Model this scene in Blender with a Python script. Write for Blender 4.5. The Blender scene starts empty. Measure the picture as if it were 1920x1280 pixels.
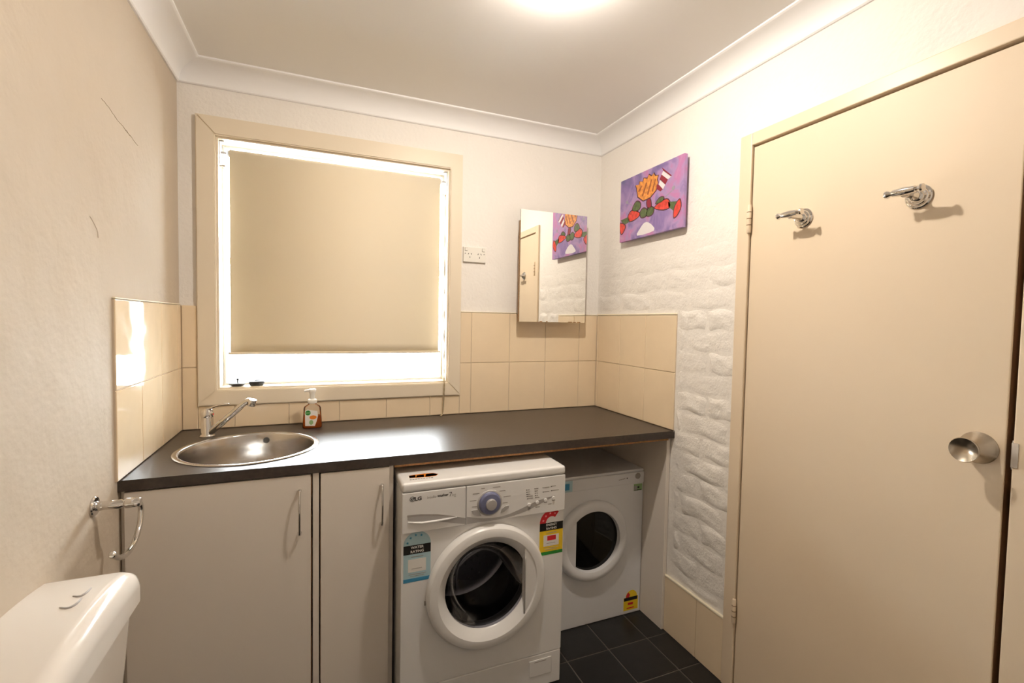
import bpy, bmesh, math, random
from mathutils import Vector, Matrix
random.seed(7)
scene = bpy.context.scene
col = scene.collection

# ------------------------------------------------------------------ camera
CAM = Vector((0.52225, -2.23651, 1.36193))
YAW, PITCH, ROLL, FPX = 0.38936, -0.04201, 0.01823, 876.523
_f = Vector((math.sin(YAW)*math.cos(PITCH), math.cos(YAW)*math.cos(PITCH), math.sin(PITCH)))
_r0 = Vector((math.cos(YAW), -math.sin(YAW), 0)); _u0 = _r0.cross(_f)
_c, _s = math.cos(ROLL), math.sin(ROLL)
RIGHT = _c*_r0 + _s*_u0; UP = -_s*_r0 + _c*_u0; FWD = _f
cd = bpy.data.cameras.new('camera'); cam = bpy.data.objects.new('camera', cd); col.objects.link(cam)
cd.sensor_width = 36; cd.lens = 36*FPX/1920; cd.clip_start = .02
cam.matrix_world = Matrix(((RIGHT.x, UP.x, -FWD.x, CAM.x), (RIGHT.y, UP.y, -FWD.y, CAM.y), (RIGHT.z, UP.z, -FWD.z, CAM.z), (0, 0, 0, 1)))
scene.camera = cam

def bp(u, v, ax, val):
    "photo pixel -> point on the world plane ax = val (used to measure where things stand)"
    d = (u-960)/FPX*RIGHT + (640-v)/FPX*UP + FWD
    i = 'xyz'.index(ax)
    return CAM + d*((val-CAM[i])/d[i])

# ------------------------------------------------------------------ world, exposure
SKY_STRENGTH = 34.0
LAMP_RADIANCE = 1130.0
LAMP_POS = (1.14, -1.06)
LAMP_COLOUR = (1.0, .905, .79)
world = bpy.data.worlds.new('overcast_sky'); scene.world = world; world.use_nodes = True
bg = world.node_tree.nodes['Background']
bg.inputs[0].default_value = (.93, .97, 1.0, 1); bg.inputs[1].default_value = SKY_STRENGTH
vs = scene.view_settings
vs.view_transform = 'Standard'; vs.look = 'None'; vs.gamma = 1; vs.exposure = 0.30; vs.use_curve_mapping = False

# ------------------------------------------------------------------ materials
MATS = {}
def mat(name, colour, rough=.5, metal=0, bump=None, spec=.5, var=None, coat=0, trans=0, ior=1.45, bump2=None, emit=None, aniso=0):
    """bump = (scale, strength, distance); var = (scale, amount) mottles the colour a little"""
    m = bpy.data.materials.new(name); m.use_nodes = True
    nt = m.node_tree; b = nt.nodes['Principled BSDF']
    c = (*colour, 1)
    b.inputs['Base Color'].default_value = c
    b.inputs['Roughness'].default_value = rough
    b.inputs['Metallic'].default_value = metal
    b.inputs['Specular IOR Level'].default_value = spec
    b.inputs['Coat Weight'].default_value = coat
    b.inputs['Transmission Weight'].default_value = trans
    b.inputs['IOR'].default_value = ior
    b.inputs['Anisotropic'].default_value = aniso
    if emit:
        b.inputs['Emission Color'].default_value = (*emit[0], 1); b.inputs['Emission Strength'].default_value = emit[1]
    geo = None
    if bump or var or bump2:
        geo = nt.nodes.new('ShaderNodeNewGeometry')
    if var:
        n = nt.nodes.new('ShaderNodeTexNoise'); n.inputs['Scale'].default_value = var[0]; n.inputs['Detail'].default_value = 5
        nt.links.new(geo.outputs['Position'], n.inputs['Vector'])
        r = nt.nodes.new('ShaderNodeValToRGB')
        a = var[1]
        r.color_ramp.elements[0].position = .3; r.color_ramp.elements[1].position = .7
        r.color_ramp.elements[0].color = (*[x*(1-a) for x in colour], 1)
        r.color_ramp.elements[1].color = (*[min(1, x*(1+a)) for x in colour], 1)
        nt.links.new(n.outputs['Fac'], r.inputs[0]); nt.links.new(r.outputs[0], b.inputs['Base Color'])
    prev = None
    for bb in (bump, bump2):
        if not bb: continue
        n = nt.nodes.new('ShaderNodeTexNoise'); n.inputs['Scale'].default_value = bb[0]; n.inputs['Detail'].default_value = bb[3] if len(bb) > 3 else 4
        nt.links.new(geo.outputs['Position'], n.inputs['Vector'])
        bn = nt.nodes.new('ShaderNodeBump'); bn.inputs['Strength'].default_value = bb[1]; bn.inputs['Distance'].default_value = bb[2]
        nt.links.new(n.outputs['Fac'], bn.inputs['Height'])
        if prev: nt.links.new(prev.outputs[0], bn.inputs['Normal'])
        nt.links.new(bn.outputs[0], b.inputs['Normal']); prev = bn
    MATS[name] = m
    return m

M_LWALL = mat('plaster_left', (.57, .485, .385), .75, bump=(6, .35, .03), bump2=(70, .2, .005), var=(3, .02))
M_WALL = mat('painted_wall', (.88, .84, .79), .7, bump=(9, .35, .02), bump2=(70, .35, .006))
M_BRICK = mat('painted_brick', (.88, .84, .79), .62, bump=(30, .4, .010), bump2=(120, .3, .004))
M_CEIL = mat('ceiling_paint', (.90, .88, .86), .8, bump=(60, .08, .003))
M_CORN = mat('cornice_paint', (.91, .90, .90), .6)
M_TILE = mat('cream_glazed_tile', (.87, .71, .50), .07, bump=(11, .16, .012, 1), coat=.3, var=(14, .015))
M_GROUT = mat('beige_grout', (.68, .56, .42), .85)
M_TRIMW = mat('tile_top_bead', (.88, .80, .62), .4)
M_FTILE = mat('black_floor_tile', (.013, .012, .012), .32, bump=(60, .1, .002), var=(25, .15))
M_FGROUT = mat('grey_floor_grout', (.12, .105, .09), .9)
M_CREAM = mat('cream_gloss_paint', (.79, .65, .48), .38, bump=(30, .05, .003))
M_DOOR = mat('cream_door_paint', (.79, .65, .48), .5, bump=(25, .05, .003), var=(2, .02))
M_RAW = mat('raw_wood_edge', (.16, .075, .03), .8)
M_WINCREAM = mat('window_trim_paint', (.81, .71, .56), .42, bump=(30, .05, .003))
M_WHITE = mat('white_enamel', (.82, .81, .80), .28)
M_DRYW = mat('dryer_enamel', (.74, .74, .75), .3)
M_LAM = mat('white_laminate', (.80, .73, .65), .42, bump=(200, .05, .001))
M_LAMG = mat('grey_laminate_side', (.62, .62, .62), .45)
M_CHIP = mat('chipboard', (.42, .22, .08), .8, var=(120, .3))
M_BENCH = mat('dark_bench_laminate', (.046, .034, .026), .34, bump=(260, .08, .001), var=(90, .2))
M_STEEL = mat('brushed_stainless', (.52, .49, .46), .20, 1, aniso=.4)
M_CHROME = mat('chrome', (.72, .70, .68), .08, 1)
M_SATIN = mat('satin_nickel', (.50, .44, .36), .27, 1)
M_MIRROR = mat('mirror_silver', (.93, .93, .91), .0, 1)
M_MIRE = mat('mirror_glass_edge', (.10, .12, .11), .2)
M_BLACK = mat('black_plastic', (.012, .012, .012), .35)
M_DARK = mat('dark_gap', (.02, .016, .012), .9)
M_PLAST = mat('white_plastic', (.86, .83, .76), .3)
M_CERAM = mat('glossy_cistern_plastic', (.82, .77, .71), .14)
M_GREYP = mat('grey_plastic', (.42, .40, .39), .4)
M_SILV = mat('silver_paint', (.52, .50, .49), .35, .35)
M_DIALB = mat('blue_grey_dial', (.17, .18, .30), .4)
M_INK = mat('dark_print', (.05, .045, .045), .6)
M_INKG = mat('grey_print', (.36, .33, .31), .6)
M_BLK = mat('black_print', (.006, .006, .006), .5)
M_WPR = mat('white_print', (.80, .78, .74), .5)
M_LBLUE = mat('pale_blue_print', (.42, .60, .66), .5)
M_BLUE = mat('blue_print', (.05, .26, .46), .5)
M_RED = mat('red_print', (.62, .02, .03), .5)
M_PINK = mat('pink_print', (.85, .30, .32), .5)
M_YEL = mat('yellow_print', (.80, .55, .02), .5)
M_GRN = mat('green_print', (.02, .22, .03), .5)
M_ORG = mat('orange_print', (.75, .22, .02), .5)
M_LGRN = mat('light_green_print', (.30, .48, .22), .5)
M_DRUM = mat('drum_steel', (.36, .36, .38), .2, 1)
M_GASK = mat('rubber_gasket', (.09, .09, .09), .45)
M_BGLASS = mat('black_door_glass', (.005, .005, .005), .05, spec=.25)
M_BLIND = mat('cream_blind_fabric', (.86, .77, .61), .85, bump=(400, .1, .001))
M_ALU = mat('white_aluminium', (.80, .80, .80), .4)
M_BEAD = mat('bead_chain', (.52, .42, .27), .35, .4)
M_CRACK = mat('hairline_crack', (.26, .20, .13), .9)

def transp(name, tint, ior=1.5, rough=.02, sheen=1.0):
    m = bpy.data.materials.new(name); m.use_nodes = True; nt = m.node_tree
    nt.nodes.remove(nt.nodes['Principled BSDF']); out = nt.nodes['Material Output']
    t = nt.nodes.new('ShaderNodeBsdfTransparent'); t.inputs[0].default_value = (*tint, 1)
    g = nt.nodes.new('ShaderNodeBsdfGlossy'); g.inputs['Roughness'].default_value = rough
    fr = nt.nodes.new('ShaderNodeFresnel'); fr.inputs[0].default_value = ior
    mx = nt.nodes.new('ShaderNodeMixShader')
    mu = nt.nodes.new('ShaderNodeMath'); mu.operation = 'MULTIPLY'; mu.inputs[1].default_value = sheen; nt.links.new(fr.outputs[0], mu.inputs[0])
    nt.links.new(mu.outputs[0], mx.inputs[0]); nt.links.new(t.outputs[0], mx.inputs[1]); nt.links.new(g.outputs[0], mx.inputs[2])
    nt.links.new(mx.outputs[0], out.inputs['Surface'])
    return m
M_PANE = transp('window_glass', (.96, .97, .97))
M_WGLASS = transp('smoked_door_glass', (.60, .60, .64), ior=1.35, sheen=.45)
M_BOTTLE = transp('clear_bottle_plastic', (.93, .92, .90), rough=.06)
def liquid():
    m = mat('orange_soap', (.90, .22, .02), .12, trans=.25, ior=1.2); return m
M_SOAP = liquid()
def lampmat():
    m = bpy.data.materials.new('lamp_glow'); m.use_nodes = True; nt = m.node_tree
    nt.nodes.remove(nt.nodes['Principled BSDF'])
    e = nt.nodes.new('ShaderNodeEmission'); e.inputs[0].default_value = (*LAMP_COLOUR, 1); e.inputs[1].default_value = LAMP_RADIANCE
    nt.links.new(e.outputs[0], nt.nodes['Material Output'].inputs['Surface'])
    return m
M_LAMP = lampmat()
# blind cloth lets a little daylight through
def blindmat():
    nt = M_BLIND.node_tree; b = nt.nodes['Principled BSDF']; out = nt.nodes['Material Output']
    t = nt.nodes.new('ShaderNodeBsdfTranslucent'); t.inputs[0].default_value = (.80, .66, .44, 1)
    mx = nt.nodes.new('ShaderNodeMixShader'); mx.inputs[0].default_value = .068
    nt.links.new(b.outputs[0], mx.inputs[1]); nt.links.new(t.outputs[0], mx.inputs[2]); nt.links.new(mx.outputs[0], out.inputs['Surface'])
blindmat()
def canvasmat():
    m = bpy.data.materials.new('purple_canvas'); m.use_nodes = True; nt = m.node_tree; b = nt.nodes['Principled BSDF']
    g = nt.nodes.new('ShaderNodeNewGeometry'); n = nt.nodes.new('ShaderNodeTexNoise')
    n.inputs['Scale'].default_value = 9; n.inputs['Detail'].default_value = 4; n.inputs['Distortion'].default_value = .8
    r = nt.nodes.new('ShaderNodeValToRGB'); cr = r.color_ramp
    cr.elements[0].position = .28; cr.elements[0].color = (.14, .12, .27, 1)
    cr.elements[1].position = .75; cr.elements[1].color = (.55, .33, .50, 1)
    for p, c in ((.42, (.25, .17, .40, 1)), (.53, (.40, .27, .50, 1)), (.62, (.50, .20, .42, 1))):
        e = cr.elements.new(p); e.color = c
    nt.links.new(g.outputs['Position'], n.inputs['Vector']); nt.links.new(n.outputs['Fac'], r.inputs[0]); nt.links.new(r.outputs[0], b.inputs['Base Color'])
    b.inputs['Roughness'].default_value = .5
    return m
M_CANVAS = canvasmat()
M_PORANGE = mat('paint_orange', (.72, .28, .06), .5, var=(60, .35))
M_PRED = mat('paint_red', (.68, .06, .04), .5, var=(50, .3))
M_PMAROON = mat('paint_maroon', (.28, .02, .04), .5)
M_PGREEN = mat('paint_olive_green', (.10, .14, .05), .5, var=(60, .35))
M_PWHITE = mat('paint_white', (.78, .74, .76), .5)
M_PGREY = mat('paint_grey', (.32, .30, .36), .5)

# ------------------------------------------------------------------ helpers
def worldloc(o):
    v = Vector((0, 0, 0))
    while o: v += o.location; o = o.parent
    return v
def finish(name, bm, m, parent=None, smooth=False, label=None, kind=None, angle=None, wn=False):
    bmesh.ops.recalc_face_normals(bm, faces=bm.faces[:])
    me = bpy.data.meshes.new(name)
    if parent is not None:
        bmesh.ops.translate(bm, verts=bm.verts[:], vec=-worldloc(parent))
    bm.to_mesh(me); bm.free()
    if smooth:
        for p in me.polygons: p.use_smooth = True
        if angle is not None: me.set_sharp_from_angle(angle=math.radians(angle))
    me.materials.append(m)
    o = bpy.data.objects.new(name, me); col.objects.link(o)
    if wn:
        w_ = o.modifiers.new('normals', 'WEIGHTED_NORMAL'); w_.keep_sharp = True
    if parent is not None: o.parent = parent
    if label: o['label'] = label
    if kind: o['kind'] = kind
    return o
def thing(name, loc, label, cat, group=None):
    o = bpy.data.objects.new(name, None); col.objects.link(o); o.location = loc; o.empty_display_size = .05
    o['label'] = label; o['category'] = cat
    if group: o['group'] = group
    return o
def struct_empty(name, loc, label):
    o = bpy.data.objects.new(name, None); col.objects.link(o); o.location = loc; o['kind'] = 'structure'; o['label'] = label; o['category'] = name.rsplit('_', 1)[0]
    return o
def tag(o, label, cat, kind=None, group=None):
    o['label'] = label; o['category'] = cat
    if kind: o['kind'] = kind
    if group: o['group'] = group
    return o
def NB(): return bmesh.new()
def box(bm, x0, x1, y0, y1, z0, z1, bev=0, seg=2):
    x0, x1 = min(x0, x1), max(x0, x1); y0, y1 = min(y0, y1), max(y0, y1); z0, z1 = min(z0, z1), max(z0, z1)
    vs_ = [bm.verts.new(p) for p in ((x0,y0,z0),(x1,y0,z0),(x1,y1,z0),(x0,y1,z0),(x0,y0,z1),(x1,y0,z1),(x1,y1,z1),(x0,y1,z1))]
    fs = [bm.faces.new([vs_[i] for i in f]) for f in ((3,2,1,0),(4,5,6,7),(0,1,5,4),(1,2,6,5),(2,3,7,6),(3,0,4,7))]
    if bev:
        es = list({e for f in fs for e in f.edges})
        bmesh.ops.bevel(bm, geom=es, offset=bev, segments=seg, affect='EDGES', profile=.5)
    return bm
def B(*a, **k): return box(NB(), *a, **k)
def ring(bm, pts): return [bm.verts.new(p) for p in pts]
def bridge(bm, a, b, closed=True):
    n = len(a)
    for i in range(n if closed else n-1):
        j = (i+1) % n
        bm.faces.new((a[i], a[j], b[j], b[i]))
def lathe(bm, prof, org, axis, seg=32, ry=1.0, cap0=True, cap1=True):
    "prof = [(radius, height along axis)]"
    ax = Vector(axis).normalized(); t = Vector((0, 0, 1)) if abs(ax.z) < .9 else Vector((1, 0, 0))
    u = ax.cross(t).normalized(); v = ax.cross(u).normalized(); org = Vector(org)
    prev = None
    for k, (r, h) in enumerate(prof):
        if r <= 1e-6:
            c = bm.verts.new(org+ax*h)
            if prev: [bm.faces.new((prev[i], prev[(i+1) % seg], c)) for i in range(seg)]
            prev = None; apex = c
            if k == 0: first = c
            continue
        rg = ring(bm, [org+ax*h+r*(math.cos(2*math.pi*i/seg)*u+math.sin(2*math.pi*i/seg)*v*ry) for i in range(seg)])
        if prev: bridge(bm, prev, rg)
        elif k == 1: [bm.faces.new((rg[i], rg[(i+1) % seg], apex)) for i in range(seg)]
        elif k == 0 and cap0: bm.faces.new(rg)
        prev = rg
    if prev and cap1: bm.faces.new(prev)
    return bm
def tube(bm, pts, rad, seg=10, caps=True, closed=False, flat=1.0):
    pts = [Vector(p) for p in pts]; n = len(pts)
    rad = rad if isinstance(rad, (list, tuple)) else [rad]*n
    rings = []; u = None
    for i in range(n):
        if closed: d = pts[(i+1) % n]-pts[i-1]
        else: d = pts[min(i+1, n-1)]-pts[max(i-1, 0)]
        d.normalize()
        if u is None:
            t = Vector((0, 0, 1)) if abs(d.z) < .9 else Vector((1, 0, 0)); u = d.cross(t).normalized()
        else: u = (u-d*u.dot(d)).normalized()
        v = d.cross(u)
        rings.append(ring(bm, [pts[i]+rad[i]*(math.cos(2*math.pi*k/seg)*u+flat*math.sin(2*math.pi*k/seg)*v) for k in range(seg)]))
    for a, b in zip(rings, rings[1:]): bridge(bm, a, b)
    if closed: bridge(bm, rings[-1], rings[0])
    elif caps: bm.faces.new(rings[0]); bm.faces.new(rings[-1])
    return bm
def smoothpts(pts, n=6):
    "Catmull-Rom through pts"
    P = [Vector(p) for p in pts]; out = []
    for i in range(len(P)-1):
        p0 = P[max(i-1, 0)]; p1 = P[i]; p2 = P[i+1]; p3 = P[min(i+2, len(P)-1)]
        for k in range(n):
            t = k/n
            out.append(.5*((2*p1)+(p2-p0)*t+(2*p0-5*p1+4*p2-p3)*t*t+(3*p1-p0-3*p2+p3)*t**3))
    out.append(P[-1]); return out
def prism(bm, pts, n, thick):
    "flat polygon pts (3d), extruded along n by thick"
    n = Vector(n); a = ring(bm, pts); b = ring(bm, [Vector(p)+n*thick for p in pts])
    bm.faces.new(a); bm.faces.new(b[::-1]); bridge(bm, a, b)
    return bm
def holed(bm, outer, inner, n, thick):
    "plate with a hole: outer and inner are loops of 3d points"
    n = Vector(n)
    loops = []
    for off in (0, thick):
        lo = [ring(bm, [Vector(p)+n*off for p in L]) for L in (outer, inner)]
        es = []
        for L in lo:
            for i in range(len(L)): es.append(bm.edges.new((L[i], L[(i+1) % len(L)])))
        bmesh.ops.triangle_fill(bm, edges=es, use_beauty=True, use_dissolve=False)
        loops.append(lo)
    for k in (0, 1): bridge(bm, loops[0][k], loops[1][k])
    return bm
def text(name, body, size, org, ux, uy, m, parent, align='CENTER', thick=.0003, sx=1.0, bold=0.0):
    cu = bpy.data.curves.new('t', 'FONT'); cu.body = body; cu.size = size; cu.align_x = align; cu.align_y = 'CENTER'; cu.extrude = 0; cu.offset = bold; cu.resolution_u = 3
    o = bpy.data.objects.new('t', cu); col.objects.link(o)
    dg = bpy.context.evaluated_depsgraph_get()
    me = bpy.data.meshes.new_from_object(o.evaluated_get(dg))
    bpy.data.objects.remove(o); bpy.data.curves.remove(cu)
    ux = Vector(ux).normalized(); uy = Vector(uy).normalized(); nz = ux.cross(uy)
    bm = bmesh.new(); bm.from_mesh(me); bpy.data.meshes.remove(me)
    for v in bm.verts: v.co = Vector(org)+ux*v.co.x*sx+uy*v.co.y+nz*thick
    return finish(name, bm, m, parent)
def circ(c, r, n, u, v, a0=0, a1=2*math.pi, closed=True):
    c = Vector(c); u = Vector(u); v = Vector(v); k = n if closed else n-1
    return [c+r*(math.cos(a0+(a1-a0)*i/k)*u+math.sin(a0+(a1-a0)*i/k)*v) for i in range(n)]
X, Y, Z = Vector((1, 0, 0)), Vector((0, 1, 0)), Vector((0, 0, 1))

# ------------------------------------------------------------------ room shell
W, H, HC, CP = 1.9534, 2.3546, 2.2772, .0915
ZT, ZM, BENCH = 1.4051, 1.1534, .90
YF = -2.80                       # wall behind the photographer
WX0, WX1, WZ0, WZ1 = .130, 1.100, 1.060, 2.090     # window opening
AX0, AX1, AZ0, AZ1 = .062, 1.160, .996, 2.163      # architrave outside
DY0, DY1, DZ = -.997, -1.697, 1.996                # door leaf
FRY0, FRY1, FRZ = -.944, -1.765, 2.047             # door architrave outside

fl = finish('floor', B(-.1, W+.12, YF-.1, .11, -.06, -.0025), M_FGROUT)
tag(fl, 'black tiled floor with thin grey grout lines', 'floor', 'structure')
T = .1967; gx, gy = 1.8378, -.639
shared = {}
for i in range(-10, 2):
    for j in range(-11, 5):
        x0 = gx+i*T; y0 = gy+j*T
        a, b, c, d = max(x0+.0025, .001), min(x0+T-.0025, W-.001), max(y0+.0025, YF+.001), min(y0+T-.0025, -.001)
        if b-a < .01 or d-c < .01: continue
        key = (round(b-a, 4), round(d-c, 4))
        if key not in shared:
            o = finish('floor_tile', box(NB(), 0, b-a, 0, d-c, -.006, 0, .0012, 1), M_FTILE); shared[key] = o.data
        else:
            o = bpy.data.objects.new('floor_tile', shared[key]); col.objects.link(o)
        o.parent = fl; o.location = (a, c, 0)

ce = finish('ceiling', B(-.1, W+.12, YF-.1, .11, H, H+.08), M_CEIL); tag(ce, 'plain off-white plasterboard ceiling', 'ceiling', 'structure')
wl = finish('wall_left', B(-.1, 0, YF-.1, .11, -.0025, H), M_LWALL); tag(wl, 'rough cream plastered wall on the left beside the toilet cistern', 'wall', 'structure')
wf = finish('wall_front', B(0, W, YF-.1, YF, -.0025, H), M_WALL); tag(wf, 'plain painted wall facing the window', 'wall', 'structure')
bm = NB()
box(bm, 0, WX0, 0, .11, -.0025, H); box(bm, WX1, W, 0, .11, -.0025, H); box(bm, WX0, WX1, 0, .11, -.0025, WZ0); box(bm, WX0, WX1, 0, .11, WZ1, H)
wb = finish('wall_back', bm, M_WALL); tag(wb, 'off-white painted wall around the window', 'wall', 'structure')
bm = NB()
box(bm, W, W+.12, FRY0-.03, .11, -.0025, H); box(bm, W, W+.12, YF-.1, FRY1+.03, -.0025, H); box(bm, W, W+.12, FRY1+.03, FRY0-.03, FRZ-.03, H)
box(bm, W+.075, W+.12, FRY1+.03, FRY0-.03, -.0025, FRZ-.03)
wr = finish('wall_right', bm, M_WALL); tag(wr, 'white painted brick wall on the right around the door', 'wall', 'structure')

# hairline crack and filled scar in the left plaster
cpts = [bp(u, v, 'x', 0) for u, v in ((190, 184), (203, 200), (216, 219), (231, 238), (246, 257), (258, 272), (274, 294))]
for i in range(0, 6, 2):
    a = cpts[i:i+3] if i < 4 else cpts[i-1:i+2]
    finish('crack', tube(NB(), [p+X*.0002+Z*random.uniform(-.002, .002) for p in smoothpts(a, 4)], .0007, 4), M_CRACK, wl)
sc = [bp(u, v, 'x', 0) for u, v in ((168, 405), (174, 415), (182, 432), (184, 446))]
finish('filled_scar', tube(NB(), [p+X*.0 for p in smoothpts(sc, 4)], [.0008]+[.0014]*11+[.0008], 6), M_LWALL, wl)

# bricks of the painted right wall (soft relief under many coats of paint, fading upward)
CO = .0865; BL = .235
def brickmesh(y0, y1, z0, z1, d):
    bm = NB(); nx, nz = 9, 6; g = []
    ph = random.uniform(0, 9)
    for i in range(nx+1):
        rowv = []
        for k in range(nz+1):
            a, b = i/nx, k/nz
            e = min(a, 1-a)*(y1-y0), min(b, 1-b)*(z1-z0)
            s = min(1, e[0]/.020)*min(1, e[1]/.016); s = s*s*(3-2*s)
            hgt = d*(.06+.94*s)*(1+.45*math.sin(ph+a*5+b*3)+.30*math.sin(ph*2+a*11-b*7))
            jy = .005*math.sin(ph+b*6); jz = .0045*math.sin(ph*1.7+a*7)
            rowv.append(bm.verts.new((W-(hgt if 0 < i < nx and 0 < k < nz else 0)+.0003, y0+a*(y1-y0)+jy, z0+b*(z1-z0)+jz)))
        g.append(rowv)
    for i in range(nx):
        for k in range(nz): bm.faces.new((g[i][k], g[i+1][k], g[i+1][k+1], g[i][k+1]))
    return bm
for n in range(-2, 19):
    z0 = .3885+n*CO; z1 = z0+CO
    z0c = max(z0+.003, .256); z1c = z1-.003
    if z1c-z0c < .02 or z1c > 1.98: continue
    ymax = -.004 if z0c > ZT else -.645
    if z0c < ZT < z1c: 
        pass
    d = .0048 if z1 < 1.45 else .0048*max(.22, 1-(z1-1.45)/.45)
    y = .02-(BL/2 if n % 2 else 0)+random.uniform(-.015, .015)
    while y > FRY0:
        a = max(y-BL+.004, FRY0+.004); b = min(y-.004, ymax)
        if z0c < ZT < z1c:
            b = min(b, ymax)
        if b-a > .03: finish('brick', brickmesh(a, b, z0c, z1c, d*random.uniform(.35, 1.25)), M_BRICK, wr, smooth=True)
        y -= BL
# the strip of the course that the splashback cuts through, above the tiles
# ------------------------------------------------------------------ wall tiles
G = .0014; TH = .0075
def walltile(parent, ax, a0, a1, z0, z1, th=TH):
    a0, a1 = min(a0, a1), max(a0, a1)
    if a1-a0 < .008: return
    if ax == 'back': bm = B(a0+G, a1-G, -th, 0, z0+G, z1-G, .0018, 2)
    elif ax == 'left': bm = B(0, th, a0+G, a1-G, z0+G, z1-G, .0018, 2)
    else: bm = B(W-th, W, a0+G, a1-G, z0+G, z1-G, .0018, 2)
    finish('tile', bm, M_TILE, parent)
ROWS = ((ZM, ZT), (BENCH+.001, ZM))
jx = [TH]+[1.2179-.2053*k for k in range(5, -1, -1)]+[1.2179+.2053*k for k in range(1, 4)]+[W-TH]
gb = NB(); box(gb, .0, AX0-.002, -.0045, 0, BENCH+.001, ZT-.002); box(gb, AX1+.002, W, -.0045, 0, BENCH+.001, ZT-.002); box(gb, AX0-.002, AX1+.002, -.0045, 0, BENCH+.001, AZ0-.003)
finish('tile_grout', gb, M_GROUT, wb)
for z0, z1 in ROWS:
    for a, b in zip(jx, jx[1:]):
        segs = [(a, b)]
        if z0 >= AZ0 or z1 > AZ0:
            if b <= AX0 or a >= AX1: walltile(wb, 'back', a, b, z0, z1)
            else:
                if a < AX0: walltile(wb, 'back', a, AX0-.0005, z0, z1)
                if b > AX1: walltile(wb, 'back', AX1+.0005, b, z0, z1)
                if z0 < AZ0: walltile(wb, 'back', max(a, AX0), min(b, AX1), z0, AZ0-.001)
LT = -.655
finish('tile_grout', B(0, .0045, LT+.001, -.0045, BENCH+.001, ZT-.002), M_GROUT, wl)
for z0, z1 in ROWS:
    js = [LT, -.4545, -.2545, -.0545, -TH]
    for a, b in zip(js, js[1:]): walltile(wl, 'left', a, b, z0, z1)
RT = -.634
finish('tile_grout', B(W-.0045, W, RT+.001, -.0045, BENCH+.001, ZT-.002), M_GROUT, wr)
for z0, z1 in ROWS:
    js = [RT, -.428, -.226, -.022, -TH]
    for a, b in zip(js, js[1:]): walltile(wr, 'right', a, b, z0, z1)
finish('tile_top_bead', B(W-.0085, W, RT, -.006, ZT, ZT+.008, .003, 2), M_TRIMW, wr)
finish('tile_top_bead', B(AX1+.001, W-.0085, -.0085, 0, ZT, ZT+.004, .0015, 1), M_TRIMW, wb)
finish('tile_top_bead', B(0, .0085, LT, -.006, ZT, ZT+.004, .0015, 1), M_TRIMW, wl)
# skirting tiles between bench end panel and door
SK = .243
bs = struct_empty('baseboard_right', (W, -.78, 0), 'cream skirting tiles along the floor beside the door')
for a, b in ((-.806, -.6165), (FRY0+.001, -.806)):
    finish('tile', B(W-.010, W, a+.001, b-.001, .001, SK, .0018, 2), M_TILE, bs)
finish('skirting_bead', B(W-.012, W, FRY0+.001, -.6165, SK, SK+.010, .003, 2), M_TRIMW, bs)

# ------------------------------------------------------------------ cornice (cove), one length per wall, mitred
def cove():
    pts = [(0, HC), (.006, HC), (.010, HC+.004)]
    for k in range(9):
        t = k/8*math.pi/2
        # concave sweep from the wall lip to the ceiling lip
        pts.append((.010+.074*(1-math.cos(t)), HC+.006+.062*math.sin(t)))
    pts += [(CP-.004, H-.0075), (CP, H-.0055), (CP, H)]
    return pts
prof = cove()
def cornice(name, ends, label):
    bm = NB(); rings = []
    for f in ends: rings.append(ring(bm, [f(p, z) for p, z in prof]+[f(0, H)]))
    bridge(bm, rings[0], rings[1]); bm.faces.new(rings[0]); bm.faces.new(rings[1])
    o = finish(name, bm, M_CORN, smooth=True, angle=28); tag(o, label, 'cornice', 'structure')
cornice('trim_1', (lambda p, z: (p, -p, z), lambda p, z: (W-p, -p, z)), 'white cove cornice above the window')
cornice('trim_2', (lambda p, z: (p, -p, z), lambda p, z: (p, YF+p, z)), 'white cove cornice along the left wall')
cornice('trim_3', (lambda p, z: (W-p, -p, z), lambda p, z: (W-p, YF+p, z)), 'white cove cornice above the door wall')
cornice('trim_4', (lambda p, z: (p, YF+p, z), lambda p, z: (W-p, YF+p, z)), 'white cove cornice on the wall facing the window')

# ------------------------------------------------------------------ window
win = struct_empty('window_1', (.6, 0, WZ0), 'window with wide cream architrave and white sash above the bench')
ath = .018
def mitre(name, pts):   # flat board: 4 (x, z) corners
    bm = prism(NB(), [(x, -ath, z) for x, z in pts], (0, 1, 0), ath-.0002)
    bmesh.ops.bevel(bm, geom=[e for e in bm.edges if all(v.co.y < -.01 for v in e.verts)], offset=.004, segments=2, affect='EDGES')
    finish(name, bm, M_WINCREAM, win)
mitre('architrave', [(AX0, AZ1), (AX1, AZ1), (WX1, WZ1), (WX0, WZ1)])
mitre('architrave', [(AX0, AZ0), (AX0, AZ1), (WX0, WZ1), (WX0, WZ0)])
mitre('architrave', [(AX1, AZ1), (AX1, AZ0), (WX1, WZ0), (WX1, WZ1)])
mitre('architrave', [(AX1, AZ0), (AX0, AZ0), (WX0, WZ0), (WX1, WZ0)])
lin = .008
for a in ((WX0, WX0+lin, WZ0+lin, WZ1-lin), (WX1-lin, WX1, WZ0+lin, WZ1-lin), (WX0, WX1, WZ1-lin, WZ1)):
    finish('reveal_lining', B(a[0], a[1], .0, .11, a[2], a[3]), M_WINCREAM, win)
finish('window_sill', B(WX0, WX1, .0, .11, WZ0, WZ0+lin), M_WINCREAM, win)
sx0, sx1, sz0, sz1 = WX0+lin, WX1-lin, WZ0+lin, WZ1-lin
SB = .010
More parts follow.
